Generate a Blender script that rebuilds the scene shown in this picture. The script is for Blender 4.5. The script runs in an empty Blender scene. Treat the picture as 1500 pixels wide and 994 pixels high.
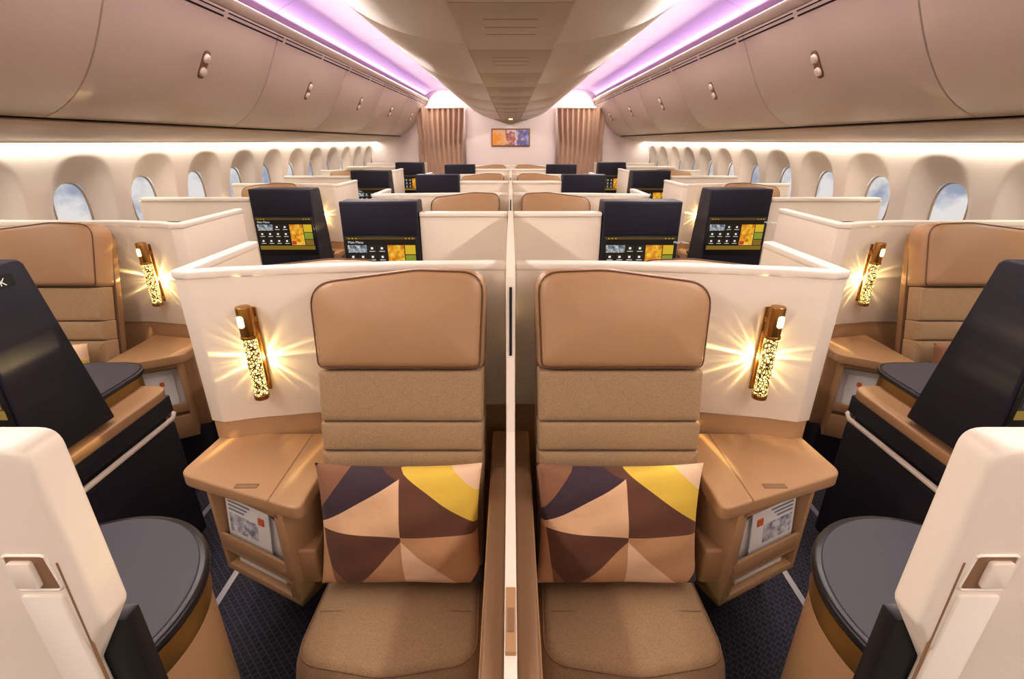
import bpy, bmesh, math, random
from mathutils import Vector, Matrix
random.seed(4)
S = bpy.context.scene
COL = S.collection
# ------------------------------------------------------------------ utils
def lin(c):
    return tuple(((v/255)/12.92 if v/255 <= 0.04045 else ((v/255+0.055)/1.055)**2.4) for v in c)+(1,)
MATS = {}
def nosample(m):
    try: m.cycles.emission_sampling = 'NONE'
    except Exception: pass
def mat(name, rgb, rough=0.5, metal=0.0, bump=None, var=0.0, varscale=6, coat=0, emit=None, es=0, sheen=0, spec=0.5):
    m = bpy.data.materials.new(name); m.use_nodes = True
    nt = m.node_tree; b = nt.nodes['Principled BSDF']
    c = lin(rgb)
    b.inputs['Base Color'].default_value = c
    b.inputs['Roughness'].default_value = rough
    b.inputs['Metallic'].default_value = metal
    b.inputs['Specular IOR Level'].default_value = spec
    b.inputs['Coat Weight'].default_value = coat
    b.inputs['Sheen Weight'].default_value = sheen
    tc = nt.nodes.new('ShaderNodeTexCoord')
    if var > 0:
        n = nt.nodes.new('ShaderNodeTexNoise'); n.inputs['Scale'].default_value = varscale; n.inputs['Detail'].default_value = 4
        nt.links.new(tc.outputs['Object'], n.inputs['Vector'])
        mx = nt.nodes.new('ShaderNodeMix'); mx.data_type = 'RGBA'
        mx.inputs['A'].default_value = tuple(v*(1-var) for v in c[:3])+(1,)
        mx.inputs['B'].default_value = tuple(min(1, v*(1+var)) for v in c[:3])+(1,)
        nt.links.new(n.outputs['Fac'], mx.inputs['Factor'])
        nt.links.new(mx.outputs['Result'], b.inputs['Base Color'])
    if bump:
        kind, sc, st = bump
        if kind == 'noise':
            t = nt.nodes.new('ShaderNodeTexNoise'); t.inputs['Detail'].default_value = 5; out = 'Fac'
        else:
            t = nt.nodes.new('ShaderNodeTexVoronoi'); out = 'Distance'
        t.inputs['Scale'].default_value = sc
        nt.links.new(tc.outputs['Object'], t.inputs['Vector'])
        bp = nt.nodes.new('ShaderNodeBump'); bp.inputs['Strength'].default_value = st; bp.inputs['Distance'].default_value = 0.003
        nt.links.new(t.outputs[out], bp.inputs['Height']); nt.links.new(bp.outputs['Normal'], b.inputs['Normal'])
    if emit:
        b.inputs['Emission Color'].default_value = lin(emit); b.inputs['Emission Strength'].default_value = es; nosample(m)
    MATS[name] = m
    return m

cream = mat('cream_panel', (236, 226, 210), 0.42, var=0.02)
creamtrim = mat('cream_trim', (241, 234, 222), 0.35)
binm = mat('bin_plastic', (214, 201, 188), 0.33, var=0.02, bump=('noise', 300, 0.05))
psum = mat('psu_plastic', (188, 170, 150), 0.45, var=0.02)
wallm = mat('sidewall_plastic', (240, 232, 224), 0.5, var=0.02)
ceilm = mat('ceiling_panel', (214, 190, 218), 0.5)  # lilac base colour carries part of the purple mood light's tint
endm = mat('end_wall_laminate', (238, 226, 222), 0.5, var=0.02)
leather = mat('tan_leather', (176, 140, 104), 0.36, bump=('noise', 420, 0.25), var=0.05)
piping = mat('brown_piping', (112, 80, 56), 0.5)
beige = mat('beige_plastic', (178, 142, 105), 0.4, var=0.02)
beiged = mat('beige_dark_plastic', (142, 110, 80), 0.5)
navy = mat('navy_laminate', (38, 36, 50), 0.5, bump=('noise', 200, 0.05), spec=.35)
black = mat('black_plastic', (24, 23, 27), 0.35)
tray = mat('tray_slate', (70, 70, 80), 0.5, bump=('noise', 500, 0.12))
rim = mat('tray_rim', (30, 30, 35), 0.3)
brass = mat('brass', (178, 134, 74), 0.3, metal=1.0)
goldp = mat('gold_paint', (146, 112, 58), 0.3, metal=0.6)
dark = mat('gap_dark', (18, 16, 16), 0.8)
paper = mat('paper', (232, 232, 232), 0.7)
print_b = mat('print_brown', (96, 58, 50), 0.7)
print_o = mat('print_orange', (214, 110, 70), 0.7)
print_g = mat('print_gray', (140, 142, 155), 0.7)
steel = mat('track_steel', (190, 192, 210), 0.3, metal=0.7)
label = mat('label_white', (240, 240, 240), 0.5, emit=(240, 240, 240), es=0.3)
curtm = mat('curtain_cloth', (186, 154, 130), 0.85, bump=('noise', 250, 0.3), sheen=0.3)
greenled = mat('green_led', (40, 255, 90), 0.4, emit=(40, 255, 90), es=6)
warmglow = mat('warm_glow', (255, 225, 170), 0.4, emit=(255, 214, 140), es=3)

def fabric_mat():
    m = mat('seat_fabric', (170, 140, 106), 0.9, sheen=0.15)
    nt = m.node_tree; b = nt.nodes['Principled BSDF']
    tc = nt.nodes.new('ShaderNodeTexCoord')
    v = nt.nodes.new('ShaderNodeTexVoronoi'); v.inputs['Scale'].default_value = 290; v.inputs['Randomness'].default_value = .7
    mp = nt.nodes.new('ShaderNodeMapping'); mp.inputs['Rotation'].default_value = (0.7, 0.5, 0.6)
    nt.links.new(tc.outputs['Object'], mp.inputs['Vector']); nt.links.new(mp.outputs['Vector'], v.inputs['Vector'])
    r = nt.nodes.new('ShaderNodeValToRGB')
    r.color_ramp.elements[0].color = lin((178, 150, 114)); r.color_ramp.elements[1].color = lin((152, 125, 94))
    r.color_ramp.elements[0].position = 0.2; r.color_ramp.elements[1].position = 0.85
    nt.links.new(v.outputs['Distance'], r.inputs['Fac']); nt.links.new(r.outputs['Color'], b.inputs['Base Color'])
    bp = nt.nodes.new('ShaderNodeBump'); bp.inputs['Strength'].default_value = 0.4; bp.inputs['Distance'].default_value = 0.0015; bp.invert = True
    nt.links.new(v.outputs['Distance'], bp.inputs['Height']); nt.links.new(bp.outputs['Normal'], b.inputs['Normal'])
    return m
fabric = fabric_mat()

def ribbed_mat():
    m = mat('ribbed_navy', (36, 34, 48), 0.6, spec=.3)
    nt = m.node_tree; b = nt.nodes['Principled BSDF']
    tc = nt.nodes.new('ShaderNodeTexCoord')
    w = nt.nodes.new('ShaderNodeTexWave'); w.bands_direction = 'Z'; w.inputs['Scale'].default_value = 45
    nt.links.new(tc.outputs['Object'], w.inputs['Vector'])
    bp = nt.nodes.new('ShaderNodeBump'); bp.inputs['Strength'].default_value = 0.5; bp.inputs['Distance'].default_value = 0.002
    nt.links.new(w.outputs['Fac'], bp.inputs['Height']); nt.links.new(bp.outputs['Normal'], b.inputs['Normal'])
    return m
ribbed = ribbed_mat()

def carpet_mat():
    m = mat('carpet', (40, 40, 54), 0.95, sheen=0.1)
    nt = m.node_tree; b = nt.nodes['Principled BSDF']
    tc = nt.nodes.new('ShaderNodeTexCoord')
    mp = nt.nodes.new('ShaderNodeMapping'); mp.inputs['Rotation'].default_value = (0, 0, 0.78)
    nt.links.new(tc.outputs['Object'], mp.inputs['Vector'])
    ch = nt.nodes.new('ShaderNodeTexBrick'); ch.inputs['Scale'].default_value = 22
    ch.inputs['Color1'].default_value = lin((30, 30, 42)); ch.inputs['Color2'].default_value = lin((42, 41, 54)); ch.inputs['Mortar'].default_value = lin((74, 72, 86))
    ch.inputs['Mortar Size'].default_value = 0.03; ch.inputs['Brick Width'].default_value = 0.5; ch.inputs['Row Height'].default_value = 0.5
    nt.links.new(mp.outputs['Vector'], ch.inputs['Vector']); nt.links.new(ch.outputs['Color'], b.inputs['Base Color'])
    n = nt.nodes.new('ShaderNodeTexNoise'); n.inputs['Scale'].default_value = 400
    nt.links.new(tc.outputs['Object'], n.inputs['Vector'])
    bp = nt.nodes.new('ShaderNodeBump'); bp.inputs['Strength'].default_value = 0.5; bp.inputs['Distance'].default_value = 0.003
    nt.links.new(n.outputs['Fac'], bp.inputs['Height']); nt.links.new(bp.outputs['Normal'], b.inputs['Normal'])
    return m
carpet = carpet_mat()

def lattice_mat():
    m = bpy.data.materials.new('lamp_lattice'); m.use_nodes = True
    nt = m.node_tree; b = nt.nodes['Principled BSDF']
    b.inputs['Base Color'].default_value = lin((140, 98, 42)); b.inputs['Metallic'].default_value = 0.8; b.inputs['Roughness'].default_value = 0.35
    tc = nt.nodes.new('ShaderNodeTexCoord')
    mp = nt.nodes.new('ShaderNodeMapping'); mp.inputs['Scale'].default_value = (1, 1, 1.0); mp.inputs['Rotation'].default_value = (0.5, 0.6, 0)
    v = nt.nodes.new('ShaderNodeTexVoronoi'); v.feature = 'DISTANCE_TO_EDGE'; v.inputs['Scale'].default_value = 100
    nt.links.new(tc.outputs['Object'], mp.inputs['Vector']); nt.links.new(mp.outputs['Vector'], v.inputs['Vector'])
    gt = nt.nodes.new('ShaderNodeMapRange'); gt.inputs['From Min'].default_value = 0.09; gt.inputs['From Max'].default_value = 0.22; gt.inputs['To Max'].default_value = 3.2
    nt.links.new(v.outputs['Distance'], gt.inputs['Value'])
    b.inputs['Emission Color'].default_value = lin((255, 222, 140)); nt.links.new(gt.outputs[0], b.inputs['Emission Strength'])
    nosample(m)
    return m
lattice = lattice_mat()

def emit_mat(name, rgb, s=1.0):
    m = bpy.data.materials.new(name); m.use_nodes = True
    b = m.node_tree.nodes['Principled BSDF']
    b.inputs['Base Color'].default_value = (0.01, 0.01, 0.01, 1); b.inputs['Roughness'].default_value = 0.25
    b.inputs['Emission Color'].default_value = lin(rgb); b.inputs['Emission Strength'].default_value = s
    nosample(m)
    return m
scr_black = emit_mat('screen_black', (16, 13, 10), 1)
scr_gold = emit_mat('screen_gold', (140, 112, 36), 0.9)
scr_dgold = emit_mat('screen_dark_gold', (96, 74, 30), 0.9)
scr_white = emit_mat('screen_white', (250, 245, 235), 0.9)
scr_yel = emit_mat('screen_yellow', (226, 190, 50), .85)
scr_grn = emit_mat('screen_olive', (150, 160, 60), .85)
scr_red = emit_mat('screen_red', (200, 70, 40), .85)
scr_tile = emit_mat('screen_tile', (34, 30, 26), 1)
def screen_noise(name, cols, scale):
    m = emit_mat(name, cols[0], 0.9); nt = m.node_tree; b = nt.nodes['Principled BSDF']
    tc = nt.nodes.new('ShaderNodeTexCoord'); n = nt.nodes.new('ShaderNodeTexNoise'); n.inputs['Scale'].default_value = scale; n.inputs['Detail'].default_value = 5
    nt.links.new(tc.outputs['Object'], n.inputs['Vector'])
    r = nt.nodes.new('ShaderNodeValToRGB'); el = r.color_ramp.elements
    el[0].position = 0.35; el[1].position = 0.65; el[0].color = lin(cols[0]); el[1].color = lin(cols[-1])
    for i, c in enumerate(cols[1:-1]):
        e = el.new(0.35+0.3*(i+1)/(len(cols)-1)); e.color = lin(c)
    nt.links.new(n.outputs['Fac'], r.inputs['Fac']); nt.links.new(r.outputs['Color'], b.inputs['Emission Color'])
    return m
scr_city = screen_noise('screen_city_photo', [(60, 70, 90), (150, 160, 170), (220, 215, 200)], 60)
scr_food = screen_noise('screen_orange_photo', [(206, 110, 20), (236, 170, 40), (240, 214, 90)], 35)
cover = screen_noise('magazine_cover_photo', [(120, 126, 140), (190, 194, 204), (225, 226, 230)], 45)
_b = cover.node_tree.nodes['Principled BSDF']; _l = _b.inputs['Emission Color'].links[0]; _s = _l.from_socket
cover.node_tree.links.new(_s, _b.inputs['Base Color']); cover.node_tree.links.remove(_b.inputs['Emission Color'].links[0]); _b.inputs['Emission Strength'].default_value = 0; _b.inputs['Roughness'].default_value = .6

def painting_mat():
    m = bpy.data.materials.new('painting_canvas'); m.use_nodes = True
    nt = m.node_tree; b = nt.nodes['Principled BSDF']; b.inputs['Roughness'].default_value = .6
    tc = nt.nodes.new('ShaderNodeTexCoord'); sx = nt.nodes.new('ShaderNodeSeparateXYZ'); nt.links.new(tc.outputs['Object'], sx.inputs[0])
    n = nt.nodes.new('ShaderNodeTexNoise'); n.inputs['Scale'].default_value = 9; n.inputs['Detail'].default_value = 6; nt.links.new(tc.outputs['Object'], n.inputs['Vector'])
    a = nt.nodes.new('ShaderNodeMath'); a.operation = 'MULTIPLY_ADD'; a.inputs[1].default_value = 1.3; nt.links.new(sx.outputs['X'], a.inputs[0]); nt.links.new(n.outputs['Fac'], a.inputs[2])
    r = nt.nodes.new('ShaderNodeValToRGB'); el = r.color_ramp.elements
    el[0].position = .1; el[0].color = lin((245, 160, 60)); el[1].position = .95; el[1].color = lin((160, 170, 220))
    for p_, c in ((.32, (236, 200, 160)), (.5, (170, 90, 100)), (.62, (235, 215, 225)), (.78, (110, 100, 160))):
        e = el.new(p_); e.color = lin(c)
    nt.links.new(a.outputs[0], r.inputs['Fac']); nt.links.new(r.outputs['Color'], b.inputs['Base Color'])
    return m
artm = painting_mat()

# ------------------------------------------------------------------ mesh helpers
def finish(bm, name, m, angle=35):
    bmesh.ops.recalc_face_normals(bm, faces=bm.faces[:])
    me = bpy.data.meshes.new(name); bm.to_mesh(me); bm.free()
    for p in me.polygons: p.use_smooth = True
    try: me.set_sharp_from_angle(angle=math.radians(angle))
    except Exception: pass
    if m: me.materials.append(m)
    return me
def bevel_sharp(bm, w, seg=2, ang=30):
    bmesh.ops.recalc_face_normals(bm, faces=bm.faces[:])
    es = [e for e in bm.edges if len(e.link_faces) == 2 and e.calc_face_angle(0) > math.radians(ang)]
    if es and w > 0:
        bmesh.ops.bevel(bm, geom=es, offset=w, offset_type='OFFSET', segments=seg, profile=0.5, affect='EDGES', clamp_overlap=True)
def prism(pts, axis, a, b, m, bev=0.0, seg=2, name='part', xf=None):
    bm = bmesh.new()
    def mp(p, h):
        if axis == 'z': v = (p[0], p[1], h)
        elif axis == 'y': v = (p[0], h, p[1])
        else: v = (h, p[0], p[1])
        return xf(*v) if xf else v
    A = [bm.verts.new(mp(p, a)) for p in pts]; B = [bm.verts.new(mp(p, b)) for p in pts]
    n = len(pts)
    for i in range(n):
        bm.faces.new((A[i], A[(i+1) % n], B[(i+1) % n], B[i]))
    bm.faces.new(A[::-1]); bm.faces.new(B)
    bevel_sharp(bm, bev, seg)
    return finish(bm, name, m)
def box(x0, x1, y0, y1, z0, z1, m, bev=0.004, seg=2, xf=None):
    return prism([(x0, y0), (x1, y0), (x1, y1), (x0, y1)], 'z', z0, z1, m, bev, seg, xf=xf)
def rpoly(pts, r, seg=6):
    out = []; n = len(pts)
    for i in range(n):
        p = Vector(pts[i]); a = Vector(pts[i-1]); b = Vector(pts[(i+1) % n])
        rr = r[i] if isinstance(r, (list, tuple)) else r
        if rr <= 0: out.append(tuple(p)); continue
        da = (a-p).normalized(); db = (b-p).normalized()
        ang = da.angle(db); d = min(rr/math.tan(ang/2), (a-p).length*0.49, (b-p).length*0.49)
        p0 = p+da*d; p1 = p+db*d
        for k in range(seg+1):
            t = k/seg
            q = p0*(1-t)**2+p*2*t*(1-t)+p1*t*t
            out.append(tuple(q))
    return out
def puff(outline, D, r, bulge, m, fmap, steps=5, inner=4, back=0.0):
    xs = [p[0] for p in outline]; ys = [p[1] for p in outline]
    cx, cy = (min(xs)+max(xs))/2, (min(ys)+max(ys))/2; hx, hy = (max(xs)-min(xs))/2, (max(ys)-min(ys))/2
    hm = min(hx, hy)
    rings = [(0, -back)] if back else []
    for i in range(steps+1):
        a = math.pi/2*i/steps
        rings.append((r*(1-math.cos(a)), D*math.sin(a)))
    for i in range(1, inner+1):
        t = i/(inner+0.7)
        rings.append((r+(hm-r)*t, D+bulge*math.sin(math.pi/2*t)))
    bm = bmesh.new(); L = []
    for d, h in rings:
        L.append([bm.verts.new(fmap(cx+(p[0]-cx)*(1-d/hx), cy+(p[1]-cy)*(1-d/hy), h)) for p in outline])
    n = len(outline)
    for j in range(len(L)-1):
        for i in range(n):
            bm.faces.new((L[j][i], L[j][(i+1) % n], L[j+1][(i+1) % n], L[j+1][i]))
    c = bm.verts.new(fmap(cx, cy, D+bulge))
    for i in range(n): bm.faces.new((L[-1][i], L[-1][(i+1) % n], c))
    bm.faces.new(L[0][::-1])
    return finish(bm, 'puff', m, 60)
def tube(points, r, m, closed=False, n=6):
    pts = [Vector(p) for p in points]; bm = bmesh.new(); R = []
    N = len(pts)
    for i, p in enumerate(pts):
        if closed: t = (pts[(i+1) % N]-pts[i-1])
        else: t = pts[min(i+1, N-1)]-pts[max(i-1, 0)]
        t.normalize()
        up = Vector((0, 0, 1)) if abs(t.z) < 0.9 else Vector((0, 1, 0))
        a = t.cross(up).normalized(); b = t.cross(a)
        R.append([bm.verts.new(p+a*r*math.cos(2*math.pi*k/n)+b*r*math.sin(2*math.pi*k/n)) for k in range(n)])
    for i in range(N if closed else N-1):
        A = R[i]; B = R[(i+1) % N]
        for k in range(n): bm.faces.new((A[k], A[(k+1) % n], B[(k+1) % n], B[k]))
    if not closed:
        bm.faces.new(R[0][::-1]); bm.faces.new(R[-1])
    return finish(bm, 'tube', m, 60)
def cyl(c, r, z0, z1, m, bev=0.0, n=32, ry=None, seg=3):
    ry = ry or r
    pts = [(c[0]+r*math.cos(2*math.pi*i/n), c[1]+ry*math.sin(2*math.pi*i/n)) for i in range(n)]
    return prism(pts, 'z', z0, z1, m, bev, seg)
def wallpath(path, th, z0, z1, m, bev=0.004, seg=2):
    P = [Vector(p) for p in path]; Lf = []; Rt = []
    for i, p in enumerate(P):
        ds = []
        if i > 0: ds.append((P[i]-P[i-1]).normalized())
        if i < len(P)-1: ds.append((P[i+1]-P[i]).normalized())
        ns = [Vector((-d.y, d.x)) for d in ds]
        nn = sum(ns, Vector((0, 0))).normalized(); k = 1/max(0.4, nn.dot(ns[0]))
        Lf.append(tuple(p+nn*th/2*k)); Rt.append(tuple(p-nn*th/2*k))
    return prism(Lf+Rt[::-1], 'z', z0, z1, m, bev, seg)
def textmesh(s, size, m):
    cu = bpy.data.curves.new('t', 'FONT'); cu.body = s; cu.size = size
    ob = bpy.data.objects.new('t', cu); COL.objects.link(ob)
    dg = bpy.context.evaluated_depsgraph_get()
    me = bpy.data.meshes.new_from_object(ob.evaluated_get(dg))
    bpy.data.objects.remove(ob); me.materials.clear(); me.materials.append(m)
    return me

# ------------------------------------------------------------------ object spawner
MIR = {}
def mirrored(me):
    if me.name not in MIR:
        c = me.copy(); c.transform(Matrix.Scale(-1, 4, (1, 0, 0))); c.flip_normals(); MIR[me.name] = c
    return MIR[me.name]
class Proto:
    def __init__(s, name, origin=(0, 0, 0)):
        s.name = name; s.o = Vector(origin); s.parts = []
    def add(s, pname, me, loc=(0, 0, 0), rot=(0, 0, 0), posmirror=False):
        s.parts.append((pname, me, Vector(loc), rot, posmirror)); return s
    def spawn(s, off=(0, 0, 0), mir=False, rotz=0.0):
        e = bpy.data.objects.new(s.name, None); e.empty_display_size = 0.1; COL.objects.link(e)
        o = s.o.copy()
        sg = -1 if mir else 1
        e.location = (sg*(o.x+off[0]), o.y+off[1], o.z+off[2]); e.rotation_euler = (0, 0, rotz)
        for pn, me, loc, rot, pm in s.parts:
            if mir and not pm: me2 = mirrored(me)
            else: me2 = me
            ob = bpy.data.objects.new(pn, me2); COL.objects.link(ob); ob.parent = e
            l = loc-o
            ob.location = (sg*l.x, l.y, l.z); ob.rotation_euler = rot
        return e
def single(name, me, loc=(0, 0, 0)):
    ob = bpy.data.objects.new(name, me); ob.location = loc; COL.objects.link(ob); return ob

P = 2.35
# ================================================================== SEAT
def seat_proto():
    p = Proto('passenger_seat')
    U = Vector((0, .247, .969)); N = Vector((0, -.969, .247)); B = Vector((0, 0, .42))
    f = lambda x, l, h: B+Vector((x, 0, 0))+U*l+N*h
    # outer side is -x
    hr = rpoly([(-.252, .645), (.252, .645), (.266, .948), (.06, .955), (-.270, .912)], [.025, .025, .07, .3, .085], 8)
    p.add('headrest', puff(hr, .066, .03, .014, leather, f, back=.05))
    p.add('headrest_piping', tube([f(x*.968, .8+(l-.8)*.945, .0525) for x, l in hr], .0026, piping, True))
    for i, (a, b) in enumerate([(0.0, .388), (.388, .4825), (.4825, .645)]):
        o = rpoly([(-.250, a), (.250, a), (.253, b), (-.253, b)], .006, 4)
        p.add('back_cushion_%d' % (i+1), puff(o, .046, .006, .003, fabric, f, back=.03))
    o = rpoly([(-.25, -.02), (.25, -.02), (.262, .925), (-.262, .875)], .05, 6)
    p.add('back_shell', puff(o, -.05, .02, -.01, beiged, lambda x, l, h: f(x, l, h-.045)))
    g = lambda x, y, h: Vector((x, y, .30+h))
    o = rpoly([(-.255, .04), (.255, .04), (.268, -.36), (0, -.405), (-.268, -.36)], [.02, .02, .09, .3, .09], 8)
    p.add('seat_cushion', puff(o, .125, .045, .012, fabric, g, steps=6))
    p.add('cushion_seam', tube([g(x*.918, -.1825+(y+.1825)*.90, .1095) for x, y in o], .0022, beiged, True))
    p.add('cushion_stitch', tube([g(x, -.20-.006*math.cos(x*6), .1335-.10*x*x) for x in [i*.02-.22 for i in range(23)]], .0012, beiged))
    o2 = rpoly([(-.24, .04), (.24, .04), (.255, -.33), (0, -.375), (-.255, -.33)], [.02, .02, .09, .3, .09], 8)
    p.add('leg_rest', prism(o2, 'z', .17, .305, fabric, .03, 4))
    p.add('seat_frame', box(-.22, .22, -.25, .08, 0.0, .18, black, .01))
    return p
seatP = seat_proto()
# ================================================================== PILLOW
def pillow_material():
    m = bpy.data.materials.new('geometric_pillow_cloth'); m.use_nodes = True
    nt = m.node_tree; b = nt.nodes['Principled BSDF']; b.inputs['Roughness'].default_value = 0.8; b.inputs['Sheen Weight'].default_value = 0.1
    tc = nt.nodes.new('ShaderNodeTexCoord'); sx = nt.nodes.new('ShaderNodeSeparateXYZ'); nt.links.new(tc.outputs['Object'], sx.inputs[0])
    X, Z = sx.outputs['X'], sx.outputs['Z']
    px = lambda x, y: ((x-591)/236*.486, (755-y)/163*.385)
    def left(p, q):
        (x0, z0), (x1, z1) = p, q
        a = -(z1-z0); c = (x1-x0); k = -(a*x0+c*z0)
        m1 = nt.nodes.new('ShaderNodeMath'); m1.operation = 'MULTIPLY_ADD'; nt.links.new(X, m1.inputs[0]); m1.inputs[1].default_value = a; m1.inputs[2].default_value = k
        m2 = nt.nodes.new('ShaderNodeMath'); m2.operation = 'MULTIPLY_ADD'; nt.links.new(Z, m2.inputs[0]); m2.inputs[1].default_value = c; nt.links.new(m1.outputs[0], m2.inputs[2])
        m3 = nt.nodes.new('ShaderNodeMath'); m3.operation = 'GREATER_THAN'; nt.links.new(m2.outputs[0], m3.inputs[0]); m3.inputs[1].default_value = 0
        return m3.outputs[0]
    def mix(f, A, Bc):
        mx = nt.nodes.new('ShaderNodeMix'); mx.data_type = 'RGBA'; nt.links.new(f, mx.inputs['Factor'])
        for sock, v in (('B', A), ('A', Bc)):
            if isinstance(v, tuple): mx.inputs[sock].default_value = v
            else: nt.links.new(v, mx.inputs[sock])
        return mx.outputs['Result']
    pur = lin((66, 48, 58)); cr = lin((228, 190, 150)); br = lin((106, 68, 50)); ye = lin((228, 196, 80)); tn = lin((198, 154, 112)); pk = lin((236, 204, 170)); dk = lin((60, 44, 48)); mb = lin((140, 98, 72))
    C, T, Lp, R, Bt = px(598, 762), px(595, 672), px(486, 752), px(706, 760), px(600, 840)
    UL = mix(left(px(484, 744), px(595, 688)), mix(left(px(482, 728), px(532, 668)), mb, mix(left(px(536, 668), px(596, 690)), br, pur)), cr)
    UR = mix(left(px(595, 680), px(708, 752)), mix(left(px(655, 668), px(710, 712)), pk, ye), br)
    LL = mix(left(px(520, 842), px(598, 762)), mix(left(px(470, 775), px(530, 845)), br, mb), tn)
    LL = mix(left(px(486, 752), px(500, 842)), LL, tn)
    LR = mix(left(px(598, 762), px(690, 842)), tn, pk)
    LR = mix(left(px(684, 842), px(712, 800)), LR, dk)
    v = left(C, T); h = left(Lp, R)
    lowv = left(Bt, C)
    up = mix(v, UL, UR); lo = mix(lowv, LL, LR)
    nt.links.new(mix(h, up, lo), b.inputs['Base Color'])
    n = nt.nodes.new('ShaderNodeTexNoise'); n.inputs['Scale'].default_value = 12; n.inputs['Detail'].default_value = 3
    nt.links.new(tc.outputs['Object'], n.inputs['Vector'])
    bp = nt.nodes.new('ShaderNodeBump'); bp.inputs['Strength'].default_value = 0.35; bp.inputs['Distance'].default_value = 0.02
    nt.links.new(n.outputs['Fac'], bp.inputs['Height']); nt.links.new(bp.outputs['Normal'], b.inputs['Normal'])
    return m
pillm = pillow_material()
def pillow_mesh(hw=.245, hh=.192, T=.072):
    bm = bmesh.new(); nx, nz = 44, 36; G = {}
    for side in (-1, 1):
        for i in range(nx+1):
            for j in range(nz+1):
                u = 2*i/nx-1; v = 2*j/nz-1
                edge = i in (0, nx) or j in (0, nz)
                if edge and side == 1: G[(1, i, j)] = G[(-1, i, j)]; continue
                th = T*(max(0, (1-u**2)*(1-v**2)))**.42
                th *= 1+.05*math.sin(7*u+3*v)+.04*math.sin(9*v-4*u)
                x = u*hw*(1-.06*(1-v*v)); z = v*hh*(1-.07*(1-u*u))
                G[(side, i, j)] = bm.verts.new((x, side*th, z))
    for side in (-1, 1):
        for i in range(nx):
            for j in range(nz):
                try: bm.faces.new((G[(side, i, j)], G[(side, i+1, j)], G[(side, i+1, j+1)], G[(side, i, j+1)]))
                except ValueError: pass
    return finish(bm, 'pillow', pillm, 80)
pill_me = pillow_mesh()
# ================================================================== LAMP
def lamp_light():
    L = bpy.data.lights.new('perforated_shade_glow', 'POINT'); L.energy = 1.0; L.color = (1, .76, .34); L.shadow_soft_size = .004
    L.use_nodes = True; nt = L.node_tree; em = nt.nodes['Emission']
    tc = nt.nodes.new('ShaderNodeTexCoord'); sx = nt.nodes.new('ShaderNodeSeparateXYZ'); nt.links.new(tc.outputs['Normal'], sx.inputs[0])
    at = nt.nodes.new('ShaderNodeMath'); at.operation = 'ARCTAN2'; nt.links.new(sx.outputs['Z'], at.inputs[0]); nt.links.new(sx.outputs['X'], at.inputs[1])
    n = nt.nodes.new('ShaderNodeTexNoise'); n.noise_dimensions = '1D'; n.inputs['Scale'].default_value = 4.6; n.inputs['Detail'].default_value = 3; nt.links.new(at.outputs[0], n.inputs['W'])
    pw = nt.nodes.new('ShaderNodeMath'); pw.operation = 'POWER'; pw.inputs[1].default_value = 7; nt.links.new(n.outputs['Fac'], pw.inputs[0])
    mu = nt.nodes.new('ShaderNodeMath'); mu.operation = 'MULTIPLY_ADD'; mu.inputs[1].default_value = 100; mu.inputs[2].default_value = .35; nt.links.new(pw.outputs[0], mu.inputs[0])
    nt.links.new(mu.outputs[0], em.inputs['Strength'])
    return L
LL_ = lamp_light()
def lamp_proto():
    p = Proto('wall_lamp')
    p.add('back_plate', box(-.008, .008, -.008, 0, -.15, .15, brass, .003))
    p.add('mount_top', box(-.007, .007, -.03, -.006, .10, .12, brass, .002))
    p.add('mount_bottom', box(-.007, .007, -.03, -.006, -.14, -.12, brass, .002))
    c = (0, -.050)
    p.add('top_tube', cyl(c, .023, .065, .165, brass, .003))
    p.add('collar', cyl(c, .025, .058, .068, brass, .002))
    p.add('lattice_shade', cyl(c, .0215, -.145, .06, lattice, 0))
    p.add('bottom_cap', cyl(c, .024, -.162, -.143, brass, .004))
    p.add('reading_lens', prism(rpoly([(-.010, .10), (.010, .10), (.010, .14), (-.010, .14)], .009, 5), 'y', -.0755, -.070, warmglow, .0))
    return p
lampP = lamp_proto()
def put_lamp(mir, x, y, z, rot):
    e = lampP.spawn((0, 0, 0), mir); e.location = (x, y, z); e.rotation_euler = (0, 0, rot)
    for dz in (-.03,):
        ob = bpy.data.objects.new('shade_glow', LL_); COL.objects.link(ob); ob.parent = e; ob.location = (0, -.018, dz)
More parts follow.
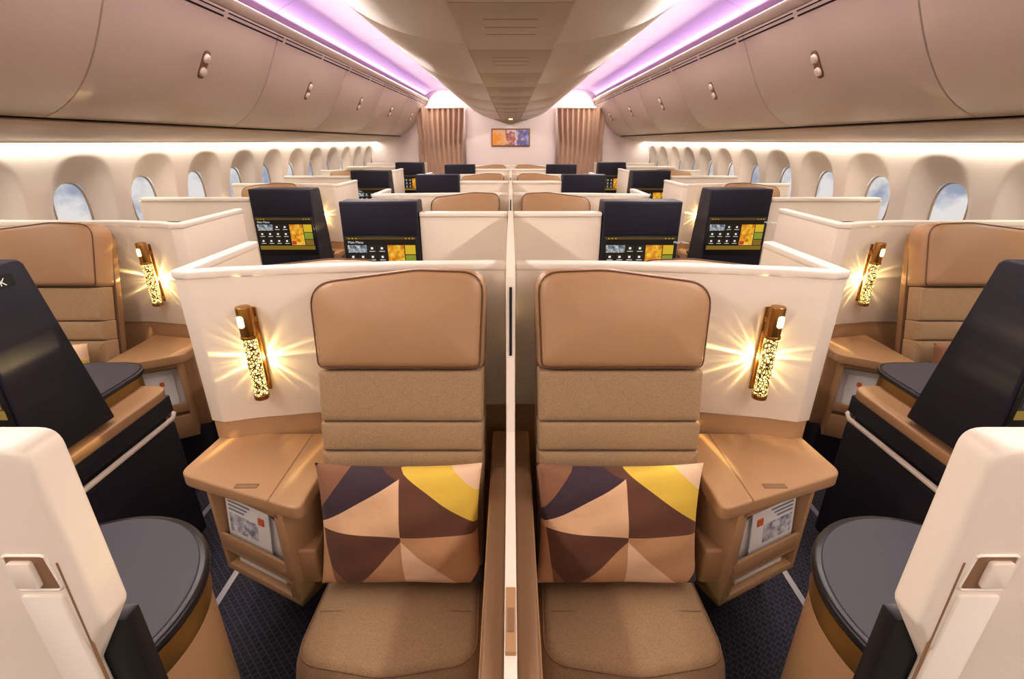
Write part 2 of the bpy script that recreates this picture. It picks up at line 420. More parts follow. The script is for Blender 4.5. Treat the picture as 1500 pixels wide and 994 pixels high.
# ================================================================== MONITOR
def monitor_proto(w=.44, dt=.165, db=.32):
    p = Proto('seatback_monitor')
    h = w/2
    p.add('housing', prism([(0, .79), (db, .79), (dt, 1.375), (dt-.015, 1.39), (.0, 1.39)], 'x', -h, h, navy, .008, 3))
    p.add('speaker_panel', box(-h+.012, h-.012, -.006, .004, 1.205, 1.38, ribbed, .003))
    p.add('bezel', box(-h+.01, h-.01, -.008, .004, .93, 1.2, black, .003))
    y = -.0095
    sw, z1, z0 = .40, 1.192, .965
    def q(n, x0, x1, a, b, m, yy):
        p.add(n, box(x0, x1, yy-.0006, yy+.001, a, b, m, 0), posmirror=True)
    q('screen', -sw/2, sw/2, z0, z1, scr_black, y+.001)
    q('screen_header', -sw/2, sw/2, 1.18, 1.192, scr_dgold, y)
    q('tile_city', -.195, -.085, 1.105, 1.148, scr_city, y)
    q('tile_food', .035, .13, 1.0, 1.148, scr_food, y)
    q('tile_gold', .135, .195, 1.095, 1.148, scr_yel, y)
    q('tile_olive', .135, .195, 1.045, 1.09, scr_grn, y)
    q('tile_gold_low', .135, .195, 1.0, 1.04, scr_gold, y)
    q('tile_red', .038, .07, 1.004, 1.03, scr_red, y-.001)
    for i, xx in enumerate((-.185, -.165, -.145, .14, .16, .18)):
        q('dot_%d' % i, xx, xx+.007, 1.183, 1.189, scr_yel, y-.001)
    k = 0
    for r in range(3):
        for c in range(4):
            if r == 0 and c < 2: continue
            x = -.195+c*.057; z = 1.102-r*.05
            k += 1
            q('tile_%d' % k, x, x+.052, z, z+.046, scr_tile, y)
            q('icon_%d' % k, x+.019, x+.032, z+.022, z+.034, scr_white, y-.001)
            q('caption_%d' % k, x+.010, x+.042, z+.009, z+.012, scr_white, y-.001)
    q('footer', -.2, .2, .967, .996, scr_gold, y)
    p.add('title_text', textmesh('Main Menu', .02, scr_white), loc=(-.19, y-.003, 1.158), rot=(math.pi/2, 0, 0), posmirror=True)
    return p
monP = monitor_proto(); monS = monitor_proto(.44, .185, .30)
# ================================================================== CONSOLE with tray under the monitor
def console_proto(w=.44):
    p = Proto('monitor_console'); h = w/2
    p.add('cabinet', box(-h-.02, h, -.05, .56, .04, .615, navy, .01, 3))
    p.add('drawer', box(-h-.024, h-.0, -.04, .565, .66, .735, navy, .006))
    p.add('cabinet_neck', box(-h+.0, h-.02, -.03, .54, .61, .67, black, .002))
    p.add('brass_rail', tube([(-h-.028, -.03, .64), (-h-.032, .53, .64), (-h-.01, .574, .64), (-h+.02, .582, .64), (h-.02, .582, .64)], .010, creamtrim))
    p.add('plinth', box(-h+.02, h-.03, 0, .5, 0, .05, black, .004))
    p.add('shelf', prism(rpoly([(-h-.035, -.06), (h, -.06), (h, .57), (-h-.035, .57)], [.01, .01, .03, .07], 6), 'z', .735, .775, beige, .008, 3))
    o = rpoly([(-h+.07, .335), (h-.01, .335), (h-.01, .67), (-h+.07, .67)], [.03, .03, .12, .14], 8)
    p.add('tray_body', prism(rpoly([(-h+.08, .33), (h-.02, .33), (h-.02, .655), (-h+.08, .655)], [.03, .03, .11, .13], 8), 'z', .60, .82, goldp, .006, 2))
    p.add('tray_rim', prism(o, 'z', .815, .835, rim, .006, 3))
    o2 = rpoly([(-h+.083, .35), (h-.022, .35), (h-.022, .657), (-h+.083, .657)], [.025, .025, .11, .13], 8)
    p.add('tray_top', prism(o2, 'z', .83, .8375, tray, .001, 1))
    return p
conP = console_proto()
# ================================================================== SIDE TABLE with literature pocket
def table_proto(name, A, B, C, D, E, dirflip=False):
    p = Proto(name, ((A[0]+C[0])/2, (A[1]+C[1])/2, 0))
    p.add('table_top', prism(rpoly([A, B, C, D], [.05, .03, .01, .01], 8), 'z', .675, .722, beige, .014, 4))
    xs = B[0]-.11
    t = (xs-A[0])/(B[0]-A[0]); yf = A[1]+(B[1]-A[1])*t
    p.add('leaf_seam', box(xs-.0025, xs+.0015, yf-.002, C[1], .7215, .7228, beiged, 0))
    p.add('leaf_latch', box(xs-.13, xs-.06, yf+.055, yf+.075, .7215, .7245, beiged, .001))
    a = Vector((A[0]+.055, A[1]+.02)); b = Vector((B[0]-.07, B[1]+.03)); L = (b-a).length; u = (b-a)/L; n = Vector((-u.y, u.x))
    if n.y < 0: n = -n
    def xf(x, y, z): q = a+u*x+n*y; return (q.x, q.y, z)
    d = .16
    F = lambda nm, x0, x1, y0, y1, z0, z1, m, bv=.004: p.add(nm, box(x0, x1, y0, y1, z0, z1, m, bv, xf=xf))
    F('pocket_side_outer', 0, .022, 0, d, .30, .68, beige)
    F('pocket_side_inner', L-.045, L, 0, d, .30, .68, beige)
    F('pocket_top_rail', .015, L-.02, 0, d, .65, .68, beige)
    F('pocket_back', .01, L-.01, d-.012, d, .31, .66, beiged)
    F('pocket_lip', .015, L-.02, 0, .012, .40, .465, beige)
    F('pocket_shelf', .015, L-.02, 0, d, .39, .405, beige)
    F('pocket_bottom', .015, L-.02, 0, d, .30, .33, beige)
    def xt(x, y, z): return xf(x, y+(z-.4)*.10, z)
    w = .25
    p.add('magazine', box(.028, .028+w, .028, .040, .405, .635, paper, .001, xf=xt))
    p.add('leaflet', box(.035, .03+w*.85, .014, .0175, .405, .615, paper, .001, xf=xt))
    p.add('leaflet_picture', box(.05, .03+w*.62, .0125, .0142, .475, .545, cover, 0, xf=xt))
    p.add('leaflet_triangle', prism([(.03+w*.45, .635), (.03+w*.99, .635), (.03+w*.99, .57)], 'y', .0235, .029, print_b, 0, xf=xt))
    p.add('leaflet_stamp', box(.03+w*.66, .03+w*.76, .0105, .014, .55, .575, print_o, 0, xf=xt))
    for i in range(3):
        p.add('print_line_%d' % i, box(.05, .05+w*(.3+.06*(i % 3)), .0125, .014, .558+i*.015, .564+i*.015, print_g, 0, xf=xt))
    p.add('lower_leaflet', box(.05, .03+w, .02, .1, .335, .35, paper, .001, xf=xf))
    bd = xf(L-.005, d-.01, 0); ad = xf(0, d-.01, 0)
    p.add('body', prism([(ad[0], ad[1]), (bd[0], bd[1]), (C[0]-.02, min(C[1]-.15, bd[1]+.16)), (C[0]-.02, C[1]-.01), (D[0]+.03, D[1]-.01)], 'z', .30, .676, beige, .006))
    p.add('body_foot', prism([(ad[0]+.02, ad[1]), (bd[0]-.02, bd[1]), (C[0]-.05, C[1]-.05), (D[0]+.06, D[1]-.05)], 'z', 0, .302, navy, .006))
    p.add('arm_socket', box(B[0]-.085, B[0]+.0, B[1]+.05, C[1]-.02, .38, .52, beige, .012, 3))
    p.add('control_knob', prism([(B[0]-.05+.02*math.cos(i*.524), .60+.02*math.sin(i*.524)) for i in range(12)], 'y', bd[1]-.015, bd[1]+.09, black, .003))
    return p
tblC = table_proto('side_table', (-1.06, 1.27), (-.605, 1.10), (-.605, 1.50), (-1.04, 1.50), 0)

def table_side():
    A, B, C, D = (-1.63, 2.20), (-1.945, 2.02), (-1.945, 2.47), (-1.63, 2.40)
    p = Proto('side_table', (-1.78, 2.3, 0))
    p.add('table_top', prism(rpoly([A, B, C, D], [.06, .04, .01, .01], 8), 'z', .675, .722, beige, .014, 4))
    a = Vector((-1.90, 2.075)); b = Vector((-1.66, 2.21)); L = (b-a).length; u = (b-a)/L; n = Vector((-u.y, u.x))
    def xf(x, y, z): q = a+u*x+n*y; return (q.x, q.y, z)
    def xt(x, y, z): return xf(x, y+(z-.4)*.2, z)
    F = lambda nm, x0, x1, y0, y1, z0, z1, m, bv=.004, f=xf: p.add(nm, box(x0, x1, y0, y1, z0, z1, m, bv, xf=f))
    d = .14
    F('pocket_side_inner', 0, .02, 0, d, .25, .68, beige); F('pocket_side_outer', L-.02, L, 0, d, .25, .68, beige)
    F('pocket_top_rail', .01, L-.01, 0, d, .65, .68, beige); F('pocket_back', .01, L-.01, d-.01, d, .26, .66, beiged)
    F('pocket_lip', .01, L-.01, 0, .012, .40, .45, beige); F('pocket_lower', .01, L-.01, 0, .1, .25, .38, beige)
    F('magazine', .025, L-.025, .025, .035, .42, .62, paper, .001, xt)
    F('leaflet', .05, L-.05, .014, .018, .43, .60, paper, .001, xt)
    F('leaflet_picture', .07, .17, .011, .0145, .47, .53, cover, 0, xt)
    F('stamp', .16, .18, .011, .0145, .545, .565, print_o, 0, xt)
    p.add('body', prism([(-1.93, 2.2), (-1.67, 2.33), (-1.66, 2.38), (-1.93, 2.46)], 'z', .25, .676, beige, .004))
    p.add('body_foot', prism([(-1.9, 2.15), (-1.68, 2.27), (-1.68, 2.37), (-1.9, 2.44)], 'z', 0, .252, navy, .004))
    return p
tblS = table_side()
# ================================================================== PARTITIONS
ZT = 1.318
def curve_front():
    return [(-.018, 1.60), (-.35, 1.585), (-.65, 1.55), (-.90, 1.505), (-1.00, 1.475)]
def shellC():
    p = Proto('privacy_partition', (-.5, 1.55, 0))
    path = curve_front()+[(-1.035, 1.485), (-1.035, 1.95)]
    p.add('panel', wallpath(path, .035, .79, ZT, cream, .006, 3))
    p.add('top_cap', wallpath(path, .044, ZT-.014, ZT+.013, creamtrim, .007, 3))
    p.add('base', wallpath(path, .024, .08, .795, beige, .004))
    p.add('kick', wallpath(path, .02, .0, .085, black, .002))
    p.add('low_wall', box(-1.05, -1.02, 1.96, 2.74, .02, .86, cream, .006))
    return p
def backC():
    p = Proto('console_partition', (-.3, 2.85, 0))
    p.add('panel', box(-.52, -.016, 2.82, 2.86, .02, 1.31, cream, .006, 3))
    p.add('top_cap', box(-.52, -.016, 2.81, 2.87, 1.302, 1.33, creamtrim, .008, 3))
    return p
def shellS():
    p = Proto('privacy_partition', (-2.1, 2.5, 0))
    path = [(-2.66, 2.50), (-1.95, 2.495), (-1.75, 2.455), (-1.66, 2.415), (-1.625, 2.425), (-1.625, 2.98)]
    p.add('panel', wallpath(path, .035, .79, ZT, cream, .006, 3))
    p.add('top_cap', wallpath(path, .044, ZT-.014, ZT+.013, creamtrim, .007, 3))
    p.add('base', wallpath([(-2.6, 2.5)]+path[1:], .024, .08, .795, beige, .004))
    p.add('kick', wallpath([(-2.5, 2.5)]+path[1:], .02, .0, .085, black, .002))
    return p
def backS():
    p = Proto('console_partition', (-2.2, 3.6, 0))
    p.add('panel', box(-2.66, -1.86, 3.58, 3.62, .45, 1.31, cream, .006, 3))
    p.add('top_cap', box(-2.64, -1.86, 3.57, 3.63, 1.302, 1.33, creamtrim, .008, 3))
    p.add('cabinet', box(-2.58, -1.87, 3.62, 4.15, .02, 1.15, cream, .01, 3))
    return p
sC, bC, sS, bS = shellC(), backC(), shellS(), backS()

def dividerP():
    p = Proto('seat_divider', (0, 1.5, 0))
    prof = [(2.84, .02), (2.84, 1.335), (1.62, 1.36), (1.44, 1.365), (1.40, 1.33), (1.34, 1.08), (1.26, .88), (1.12, .80), (.52, .73), (.50, .70), (.50, .02)]
    p.add('panel', prism(prof, 'x', -.0135, .0135, cream, .004, 2))
    for s in (-1, 1):
        x0, x1 = sorted((s*.0145, s*.066))
        p.add('armrest', prism([(1.55, .02), (1.55, .70), (1.45, .715), (.56, .69), (.52, .66), (.52, .02)], 'x', x0, x1, beige, .006, 3))
        x0, x1 = sorted((s*.0145, s*.062))
        p.add('armrest_pad', prism([(1.30, .70), (1.30, .728), (.60, .712), (.58, .69)], 'x', x0, x1, beiged, .008, 3))
    p.add('slit', prism([(1.392, 1.30), (1.384, 1.30), (1.340, 1.10), (1.348, 1.10)], 'x', -.004, .004, dark, 0))
    p.add('latch_plate', prism([(.66, .738), (.66, .757), (.80, .773), (.80, .755)], 'x', -.011, .011, beige, .002))
    p.add('latch_button', prism([(.70, .76), (.70, .764), (.75, .770), (.75, .765)], 'x', -.007, .007, beiged, .001))
    return p
divP = dividerP()

# ------------------------------------------------------------------ place modules
def pillow(x, y, z, tilt=-14, rz=0):
    e = single('throw_pillow', pill_me, (x, y, z)); e.rotation_euler = (math.radians(tilt), 0, math.radians(rz)); return e
for k in range(4):
    yo = k*P
    divP.spawn((0, yo, 0)) if k < 3 else None
    for mir in (False, True):
        sg = 1 if mir else -1
        sC.spawn((0, yo, 0), mir); tblC.spawn((0, yo, 0), mir)
        e = seatP.spawn((0, 0, 0), mir); e.location = (sg*.337, 1.215+yo, 0)
        pillow(.320 if mir else -.328, 1.13+yo, .645, -14)
        put_lamp(mir, sg*.835, 1.500+yo, 1.055, sg*math.radians(10))
        if k < 3:
            e = seatP.spawn((0, 0, 0), not mir, math.pi); e.location = (sg*.74, 2.0+yo, 0); e.scale = (1, 1, .955)
            bC.spawn((0, yo, 0), mir)
            e = monP.spawn((0, 0, 0), mir); e.location = (sg*.745, 2.80+yo, 0)
            e = conP.spawn((0, 0, 0), mir); e.location = (sg*.745, 2.80+yo, 0)
for k in range(-1, 4):
    yo = k*P
    for mir in (False, True):
        sg = 1 if mir else -1
        if k >= 0:
            sS.spawn((0, yo, 0), mir)
            if k < 3:
                e = seatP.spawn((0, 0, 0), mir); e.location = (sg*2.215, 2.12+yo, 0)
                pillow(sg*2.215, 2.035+yo, .645, -14)
                tblS.spawn((0, yo, 0), mir)
                put_lamp(mir, sg*1.83, 2.458+yo, 1.07, sg*math.radians(10))
                e = seatP.spawn((0, 0, 0), not mir, math.pi); e.location = (sg*1.95, 2.92+yo, 0); e.scale = (1, 1, .955)
        if k < 3:
            if k >= 0: bS.spawn((0, yo, 0), mir)
            e = monS.spawn((0, 0, 0), mir); e.location = (sg*1.63, 3.55+yo, 0)
            e = conP.spawn((0, 0, 0), not mir); e.location = (sg*1.65, 3.55+yo, 0)
# seat number badge on the left housing only
e = bpy.data.objects.new('seat_number_badge', None); COL.objects.link(e); e.location = (-1.407, 1.295, 1.335)
ob = bpy.data.objects.new('badge_plate', box(-.001, .001, -.05, .04, -.012, .022, black, 0)); ob.parent = e; COL.objects.link(ob)
ob = bpy.data.objects.new('badge_text', textmesh('5K', .03, label)); ob.parent = e; COL.objects.link(ob)
ob.rotation_euler = (math.pi/2, 0, math.pi/2); ob.location = (.003, -.02, -.005)

# foreground: round-ended cocktail consoles + cream wings on each side
def fgP():
    p = Proto('cocktail_console', (-.93, .72, 0))
    c = (-.935, .725)
    p.add('body', cyl(c, .245, .04, .70, beige, .006, 64, .255))
    p.add('gold_band', cyl(c, .250, .70, .775, goldp, .006, 64, .262))
    p.add('rim', cyl(c, .262, .774, .80, rim, .009, 64, .274))
    p.add('top', cyl(c, .244, .798, .8035, tray, .002, 64, .256, 1))
    p.add('foot', cyl(c, .22, 0, .05, black, .004, 48, .23))
    return p
fg = fgP(); fg.spawn(); fg.spawn(mir=True)
def wingP():
    p = Proto('privacy_wing', (-.6, .4, 0))
    ya, yb = .375, .418
    o = rpoly([(-.95, .02), (-.515, .02), (-.512, 1.10), (-.450, 1.205), (-.450, 1.438), (-.95, 1.438)], [.01, .01, .03, .025, .022, .01], 6)
    p.add('panel', prism(o, 'y', ya, yb, cream, .008, 4))
    x0, x1, z0, z1 = -.520, -.472, 1.262, 1.309
    y = ya
    p.add('latch_well', prism(rpoly([(x0, z0), (x1, z0), (x1-.004, z1), (x0, z1)], .006, 4), 'y', y-.0008, y+.002, beiged, 0))
    p.add('latch_frame', tube([(x, y, z) for x, z in rpoly([(x0, z0), (x1, z0), (x1-.004, z1), (x0, z1)], .006, 4)], .002, creamtrim, True))
    p.add('latch_tab', prism(rpoly([(x0+.005, z0+.006), (x1-.018, z0+.006), (x1-.018, z1-.006), (x0+.005, z1-.006)], .004, 4), 'y', y-.006, y, cream, .0015))
    p.add('slide_rail', prism(rpoly([(x0, .5), (x1-.006, .5), (x1-.004, z0-.008), (x0, z0-.008)], .004, 4), 'y', y-.003, y+.002, creamtrim, .001))
    p.add('rail_gap', prism([(x1+.004-.006, 1.08), (x1+.006-.006, 1.08), (x1+.006, z1-.01), (x1+.004, z1-.01)], 'y', y-.0006, y+.002, beiged, 0))
    p.add('post', prism([(-.56, .02), (-.470, .02), (-.470, 1.16), (-.56, 1.16)], 'y', yb, yb+.025, black, .004))
    return p
w = wingP(); w.spawn(); w.spawn(mir=True)

# ================================================================== ROOM SHELL
Y0, Y1 = -3.0, 10.4
single('floor', box(-2.75, 2.75, Y0, Y1, -.06, 0, carpet, 0))
for s in (-1, 1):
    single('trim_seat_track', box(min(s*1.18, s*1.155), max(s*1.18, s*1.155), Y0, Y1, 0, .004, steel, 0))
    single('trim_seat_track', box(min(s*1.50, s*1.525), max(s*1.50, s*1.525), Y0, Y1, 0, .004, steel, 0))
WX = [(0, 2.5), (.3, 2.62), (.6, 2.69), (1.0, 2.73), (1.3, 2.72), (1.5, 2.68), (1.72, 2.61)]
def wx(z):
    for (a, xa), (b, xb) in zip(WX, WX[1:]):
        if z <= b: return xa+(xb-xa)*(z-a)/(b-a)
    return WX[-1][1]
WZ0, WZ1 = .85, 1.71; CZ = 1.27; HP = .3275
centers = [3.2+.655*i for i in range(-5, 11)]
def superel(a, hw, hh, e=2.6):
    c, s_ = math.cos(a), math.sin(a)
    return (math.copysign(abs(c)**(2/e), c)*hw, math.copysign(abs(s_)**(2/e), s_)*hh)
def build_wall(s, name):
    bm = bmesh.new(); N = 48
    def V(y, z, d=0): return bm.verts.new((s*(wx(z)+d), y, z))
    def strip(ya, yb, zs):
        for z0, z1 in zip(zs, zs[1:]):
            bm.faces.new((V(ya, z0), V(yb, z0), V(yb, z1), V(ya, z1)))
    zl = [0, .15, .3, .45, .6, .75, .85]; zu = [.85, 1.0, 1.15, 1.3, 1.4, 1.5, 1.6, 1.71]
    ya, yb = centers[0]-HP, centers[-1]+HP
    strip(Y0, Y1, zl); strip(Y0, ya, zu); strip(yb, Y1, zu)
    for cy in centers:
        angs = [2*math.pi*i/N for i in range(N)]
        rect = []
        for a in angs:
            c, q = math.cos(a), math.sin(a)
            hz = (WZ1-CZ) if q > 0 else (CZ-WZ0)
            t = min(HP/abs(c) if abs(c) > 1e-6 else 9, hz/abs(q) if abs(q) > 1e-6 else 9)
            rect.append((cy+c*t, CZ+q*t))
        for cyy in (cy-HP, cy+HP):
            for cz in (WZ0, WZ1):
                i = min(range(N), key=lambda i: (rect[i][0]-cyy)**2+(rect[i][1]-cz)**2); rect[i] = (cyy, cz)
        loops = [[V(y, z) for y, z in rect]]
        prof = [(.275, .375, 0, .0), (.256, .352, 0, .002), (.245, .338, 0, .010), (.222, .306, 0, .035), (.19, .262, 0, .062), (.165, .225, 0, .078), (.15, .205, 0, .084), (.135, .19, 0, .098)]
        for hw, hh, _, d in prof:
            row = []
            for a in angs:
                y, z = superel(a, hw, hh); z = CZ+z
                if z > WZ1-.005: z = WZ1-.005
                row.append(V(cy+y, z, d))
            loops.append(row)
        for A, B in zip(loops, loops[1:]):
            for i in range(N): bm.faces.new((A[i], A[(i+1) % N], B[(i+1) % N], B[i]))
    bmesh.ops.remove_doubles(bm, verts=bm.verts[:], dist=.0005)
    me = finish(bm, name, wallm, 50)
    return single(name, me)
build_wall(-1, 'wall_left'); build_wall(1, 'wall_right')
glass = bpy.data.materials.new('window_glass'); glass.use_nodes = True
nt = glass.node_tree; nt.nodes.clear()
o = nt.nodes.new('ShaderNodeOutputMaterial'); mx = nt.nodes.new('ShaderNodeMixShader'); tr = nt.nodes.new('ShaderNodeBsdfTransparent'); gl = nt.nodes.new('ShaderNodeBsdfGlossy')
gl.inputs['Roughness'].default_value = .05; mx.inputs[0].default_value = .06; tr.inputs[0].default_value = (.95, .97, 1, 1)
nt.links.new(tr.outputs[0], mx.inputs[1]); nt.links.new(gl.outputs[0], mx.inputs[2]); nt.links.new(mx.outputs[0], o.inputs[0])
def window_meshes(s):
    ring_pts = [superel(2*math.pi*i/40, .135, .19) for i in range(40)]
    X = s*(wx(CZ)+.094)
    fr = tube([(X, y, CZ+z) for y, z in ring_pts], .008, psum, True)
    bm = bmesh.new(); bm.faces.new([bm.verts.new((X, y, CZ+z)) for y, z in ring_pts]); pane = finish(bm, 'pane', glass)
    return fr, pane
n = 1
for s in (-1, 1):
    fr, pane = window_meshes(s)
    for cy in centers:
        e = bpy.data.objects.new('window_%d' % n, None); e.location = (0, cy, 0); COL.objects.link(e); n += 1
        for nm, me in (('frame', fr), ('pane', pane)):
            ob = bpy.data.objects.new(nm, me); ob.parent = e; COL.objects.link(ob)

# side bins
def bez(pts, n=14):
    out = []
    for i in range(n+1):
        t = i/n; q = [Vector(p) for p in pts]
        while len(q) > 1: q = [a*(1-t)+b*t for a, b in zip(q, q[1:])]
        out.append(tuple(q[0]))
    return out
door = bez([(-2.10, 1.80), (-1.88, 1.86), (-1.77, 2.06), (-1.70, 2.24), (-1.62, 2.40)])
def segs():
    ys = [-3.0, -2.25, -.7, .85, 2.4, 3.95, 5.5, 7.05, 8.6, 10.15, 10.4]
    return list(zip(ys, ys[1:]))
for s in (-1, 1):
    for a, b in segs():
        pr = Proto('overhead_bin', (-1.9, (a+b)/2, 2.1))
        prof = door+[(-1.67, 2.44), (-2.45, 2.44), (-2.5, 1.82)]
        pr.add('door', prism(prof, 'y', a+.004, b-.004, binm, .006, 2))
        pr.add('liner', prism([(x-.012, z+.01) for x, z in door]+[(-1.69, 2.43), (-2.44, 2.43), (-2.48, 1.83)], 'y', a-.0045, a+.0045, dark, 0))
        if b-a > 1:
            cy = (a+b)/2
            i = min(range(len(door)), key=lambda i: abs(door[i][1]-2.13))
            t = Vector((door[i+1][0]-door[i-1][0], 0, door[i+1][1]-door[i-1][1])).normalized(); nn = Vector((t.z, 0, -t.x))
            c = Vector((door[i][0], cy, door[i][1]))
            f = lambda y, l, h: c+Vector((0, y, 0))+t*l+nn*h
            o = rpoly([(-.032, -.075), (.032, -.075), (.032, .075), (-.032, .075)], .032, 8)
            pr.add('latch_plate', puff(o, .004, .003, 0, beiged, f, 2, 1))
            for l0 in (-.038, .038):
                oc = [(.026*math.cos(j*.393), l0+.026*math.sin(j*.393)) for j in range(16)]
                pr.add('latch_knob', puff(oc, .016, .009, .003, creamtrim, lambda y, l, h: f(y, l, h+.003), 4, 1))
            pr.add('latch_edge_ring', tube([f(p_[0]*1.03, p_[1]*1.03, .001) for p_ in o], .002, piping, True))  # dark edge around the capsule latch plate
        pr.spawn(mir=(s > 0))
    sg = s
    single('trim_valance', prism([(sg*2.095, 1.785), (sg*2.13, 1.765), (sg*2.4, 1.725), (sg*2.57, 1.705), (sg*2.59, 1.72), (sg*2.4, 1.80), (sg*2.13, 1.80)], 'y', Y0, Y1, psum, .002))
    single('trim_valance_gap', prism([(sg*2.11, 1.795), (sg*2.14, 1.79), (sg*2.3, 1.81), (sg*2.2, 1.83)], 'y', Y0, Y1, dark, 0))
    single('trim_wall_top', prism([(sg*2.60, 1.70), (sg*2.66, 1.70), (sg*2.66, 1.95), (sg*2.5, 1.95), (sg*2.5, 1.80)], 'y', Y0, Y1, wallm, 0))
    single('trim_soffit', prism([(sg*1.62, 2.405), (sg*1.60, 2.415), (sg*1.575, 2.45), (sg*1.59, 2.46), (sg*1.7, 2.47), (sg*1.7, 2.44)], 'y', Y0, Y1, binm, .003))
    sl = Proto('air_grille', (-1.58, 3.7, 2.42))
    y = Y0+.1; k = 0
    def slot(l0, wdt):
        a_, b_ = Vector(door[-3]), Vector(door[-1]); d_ = (b_-a_).normalized(); nn = Vector((d_.y, -d_.x))
        c0 = b_-d_*l0; c1 = b_-d_*(l0+wdt)
        return [tuple(c0+nn*.002), tuple(c1+nn*.002), tuple(c1-nn*.004), tuple(c0-nn*.004)]
    while y < Y1-.6:
        sl.add('slot_%d' % k, prism(slot(.012, .007), 'y', y, y+.73, dark, 0))
        sl.add('slotb_%d' % k, prism(slot(.036, .010), 'y', y, y+.73, dark, 0))
        y += .775; k += 1
    sl.spawn(mir=(s > 0))

# centre bins
half = bez([(.205, 2.085), (.42, 2.10), (.70, 2.16), (.83, 2.40)])
prof = [(-x, z) for x, z in half[::-1]]+half+[(.78, 2.5), (-.78, 2.5)]
for a, b in segs():
    pr = Proto('overhead_bin', (0, (a+b)/2, 2.3))
    pr.add('doors', prism(prof, 'y', a+.004, b-.004, binm, .006, 2))
    pr.add('liner', prism([(x*.985, z+.012 if z < 2.48 else z) for x, z in prof], 'y', a-.0045, a+.0045, dark, 0))
    pr.spawn()
ps = Proto('passenger_service_panel', (0, 3, 2.07))
y = Y0; i = 0
while y < Y1-.1:
    y2 = min(y+.775, Y1)
    ps.add('panel_%d' % i, prism([(-.195, 2.084), (-.18, 2.068), (.18, 2.068), (.195, 2.084), (.19, 2.095), (-.19, 2.095)], 'y', y+.004, y2-.004, psum, .004))
    for j in range(3):
        yy = y+.2+.12*j
        ps.add('vent_%d_%d' % (i, j), box(-.09, .09, yy, yy+.006, 2.0672, 2.069, beiged, 0))
    y = y2; i += 1
ps.spawn()
# ceiling arches
arch = bez([(.79, 2.44), (.92, 2.60), (1.25, 2.68), (1.54, 2.64), (1.68, 2.46)], 16)
for s in (-1, 1):
    pr = Proto('ceiling', (-1.2, 3, 2.6))
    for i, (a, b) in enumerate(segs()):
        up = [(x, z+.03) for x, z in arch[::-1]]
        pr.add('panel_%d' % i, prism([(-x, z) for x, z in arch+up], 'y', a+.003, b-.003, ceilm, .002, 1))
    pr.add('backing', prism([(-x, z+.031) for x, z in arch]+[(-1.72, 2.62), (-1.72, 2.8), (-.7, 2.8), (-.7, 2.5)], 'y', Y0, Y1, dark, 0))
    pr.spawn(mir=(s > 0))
single('wall_front', box(-2.9, 2.9, Y1, Y1+.06, 0, 2.9, endm, 0))
single('wall_back', box(-2.9, 2.9, Y0-.06, Y0, 0, 2.9, endm, 0))
single('trim_monument', box(-.86, .86, Y1-.35, Y1-.01, 0, 2.38, endm, .01))
for s in (-1, 1):
    single('trim_closet', box(min(s*1.78, s*2.7), max(s*1.78, s*2.7), Y1-.35, Y1-.01, 0, 2.42, endm, .01))
pr = Proto('framed_picture', (0, Y1-.36, 1.78))
pr.add('frame', box(-.37, .37, Y1-.375, Y1-.352, 1.61, 1.93, beiged, .006))
pr.add('canvas', box(-.345, .345, Y1-.379, Y1-.374, 1.635, 1.905, artm, 0))
pr.spawn()
def curtain(s):
    bm = bmesh.new(); nx, nz = 90, 24; G = []
    for j in range(nz+1):
        z = .05+(2.28-.05)*j/nz; row = []
        g = 1-.12*math.exp(-((z-1.5)/.5)**2)
        for i in range(nx+1):
            u = i/nx; x = .86+(.92)*((u-.5)*g+.5)
            yy = Y1-.46+.03*math.sin(u*2*math.pi*9+.5*math.sin(z*2))+.012*math.sin(u*57+z*3)
            row.append(bm.verts.new((s*x, yy, z)))
        G.append(row)
    for j in range(nz):
        for i in range(nx): bm.faces.new((G[j][i], G[j][i+1], G[j+1][i+1], G[j+1][i]))
    me = finish(bm, 'curtain', curtm, 80)
    e = bpy.data.objects.new('curtain', None); COL.objects.link(e)
    ob = bpy.data.objects.new('cloth', me); ob.parent = e; COL.objects.link(ob)
    ob = bpy.data.objects.new('rail', box(min(s*.88, s*1.58), max(s*.88, s*1.58), Y1-.5, Y1-.42, 2.27, 2.30, creamtrim, .004)); ob.parent = e; COL.objects.link(ob)
curtain(-1); curtain(1)
single('emergency_light', cyl((0, 9.2), .035, 2.05, 2.067, warmglow, .004))
for s in (-1, 1):
    single('floor_indicator_light', cyl((s*.64, 1.06), .006, .245, .26, greenled, .001))
    
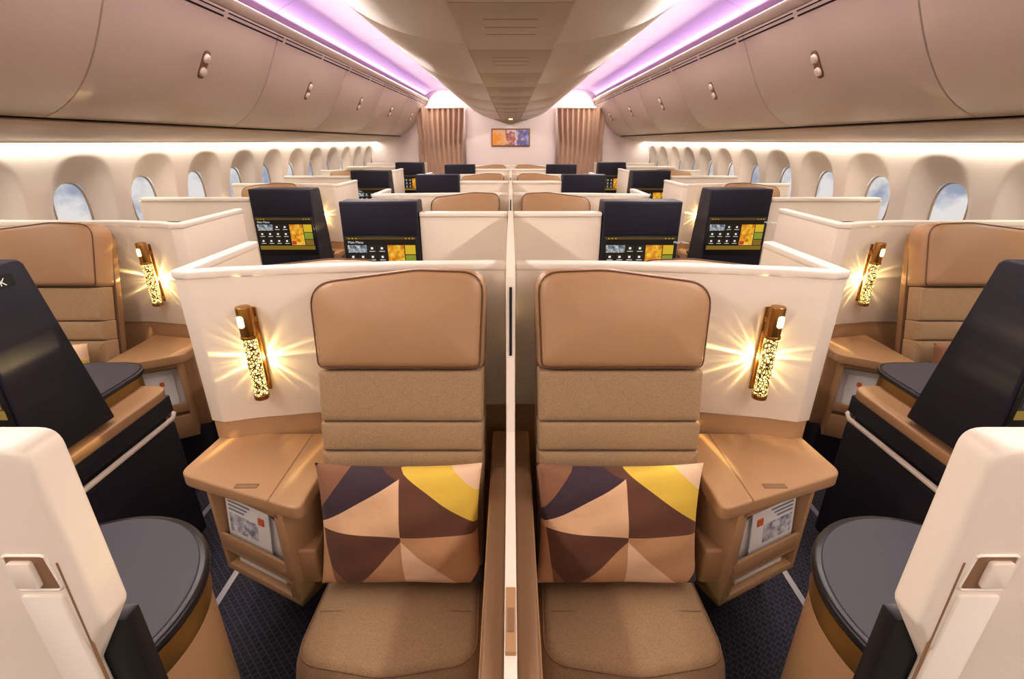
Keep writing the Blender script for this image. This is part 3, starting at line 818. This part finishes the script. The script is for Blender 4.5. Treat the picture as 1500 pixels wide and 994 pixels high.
# ================================================================== LIGHTS
def area(name, loc, d, sx, sy, power, rgb):
    L = bpy.data.lights.new(name, 'AREA'); L.shape = 'RECTANGLE'; L.size = sx; L.size_y = sy; L.energy = power; L.color = rgb
    ob = bpy.data.objects.new(name, L); COL.objects.link(ob)
    z = -Vector(d).normalized(); y = Vector((0, 1, 0)); x = y.cross(z).normalized(); y = z.cross(x)
    M = Matrix((x, y, z)).transposed().to_4x4(); M.translation = Vector(loc); ob.matrix_world = M
    return ob
cy = (Y0+Y1)/2; LY = Y1-Y0-.2
for s in (-1, 1):
    area('cove_strip_light', (s*1.565, cy, 2.468), (-s*.75, 0, -.66), .026, LY, 134, (1.0, .90, .76))
    area('window_wash_light', (s*2.585, cy, 1.695), (s*.0, 0, -1), .02, LY, 40, (1.0, .91, .79))
    area('mood_light_outer', (s*1.60, cy, 2.49), (-s*.8, 0, .6), .03, LY, 19, (.72, .52, 1.0))
    area('mood_light_inner', (s*.82, cy, 2.455), (s*.6, 0, .8), .015, LY, 3.5, (.64, .40, 1.0))
# world: sky with clouds seen through the windows
W = bpy.data.worlds.new('sky'); S.world = W; W.use_nodes = True
nt = W.node_tree; bg = nt.nodes['Background']
tc = nt.nodes.new('ShaderNodeTexCoord'); nz = nt.nodes.new('ShaderNodeTexNoise'); nz.inputs['Scale'].default_value = 24; nz.inputs['Detail'].default_value = 8
nt.links.new(tc.outputs['Generated'], nz.inputs['Vector'])
r = nt.nodes.new('ShaderNodeValToRGB'); el = r.color_ramp.elements
el[0].position = .36; el[0].color = lin((168, 176, 194)); el[1].position = .56; el[1].color = lin((240, 234, 230))
nt.links.new(nz.outputs['Fac'], r.inputs['Fac']); nt.links.new(r.outputs['Color'], bg.inputs['Color']); bg.inputs['Strength'].default_value = .95

# ================================================================== CAMERA
cam = bpy.data.cameras.new('camera'); co = bpy.data.objects.new('camera', cam); COL.objects.link(co)
cam.sensor_width = 36; cam.lens = 36*710/1500; cam.clip_start = .02
cam.shift_x = 2/1500
co.location = (0, 0, 1.7); co.rotation_euler = (math.radians(90-22.2), 0, 0)
S.camera = co
S.view_settings.view_transform = 'Standard'; S.view_settings.exposure = 0.04; S.view_settings.gamma = 0.90
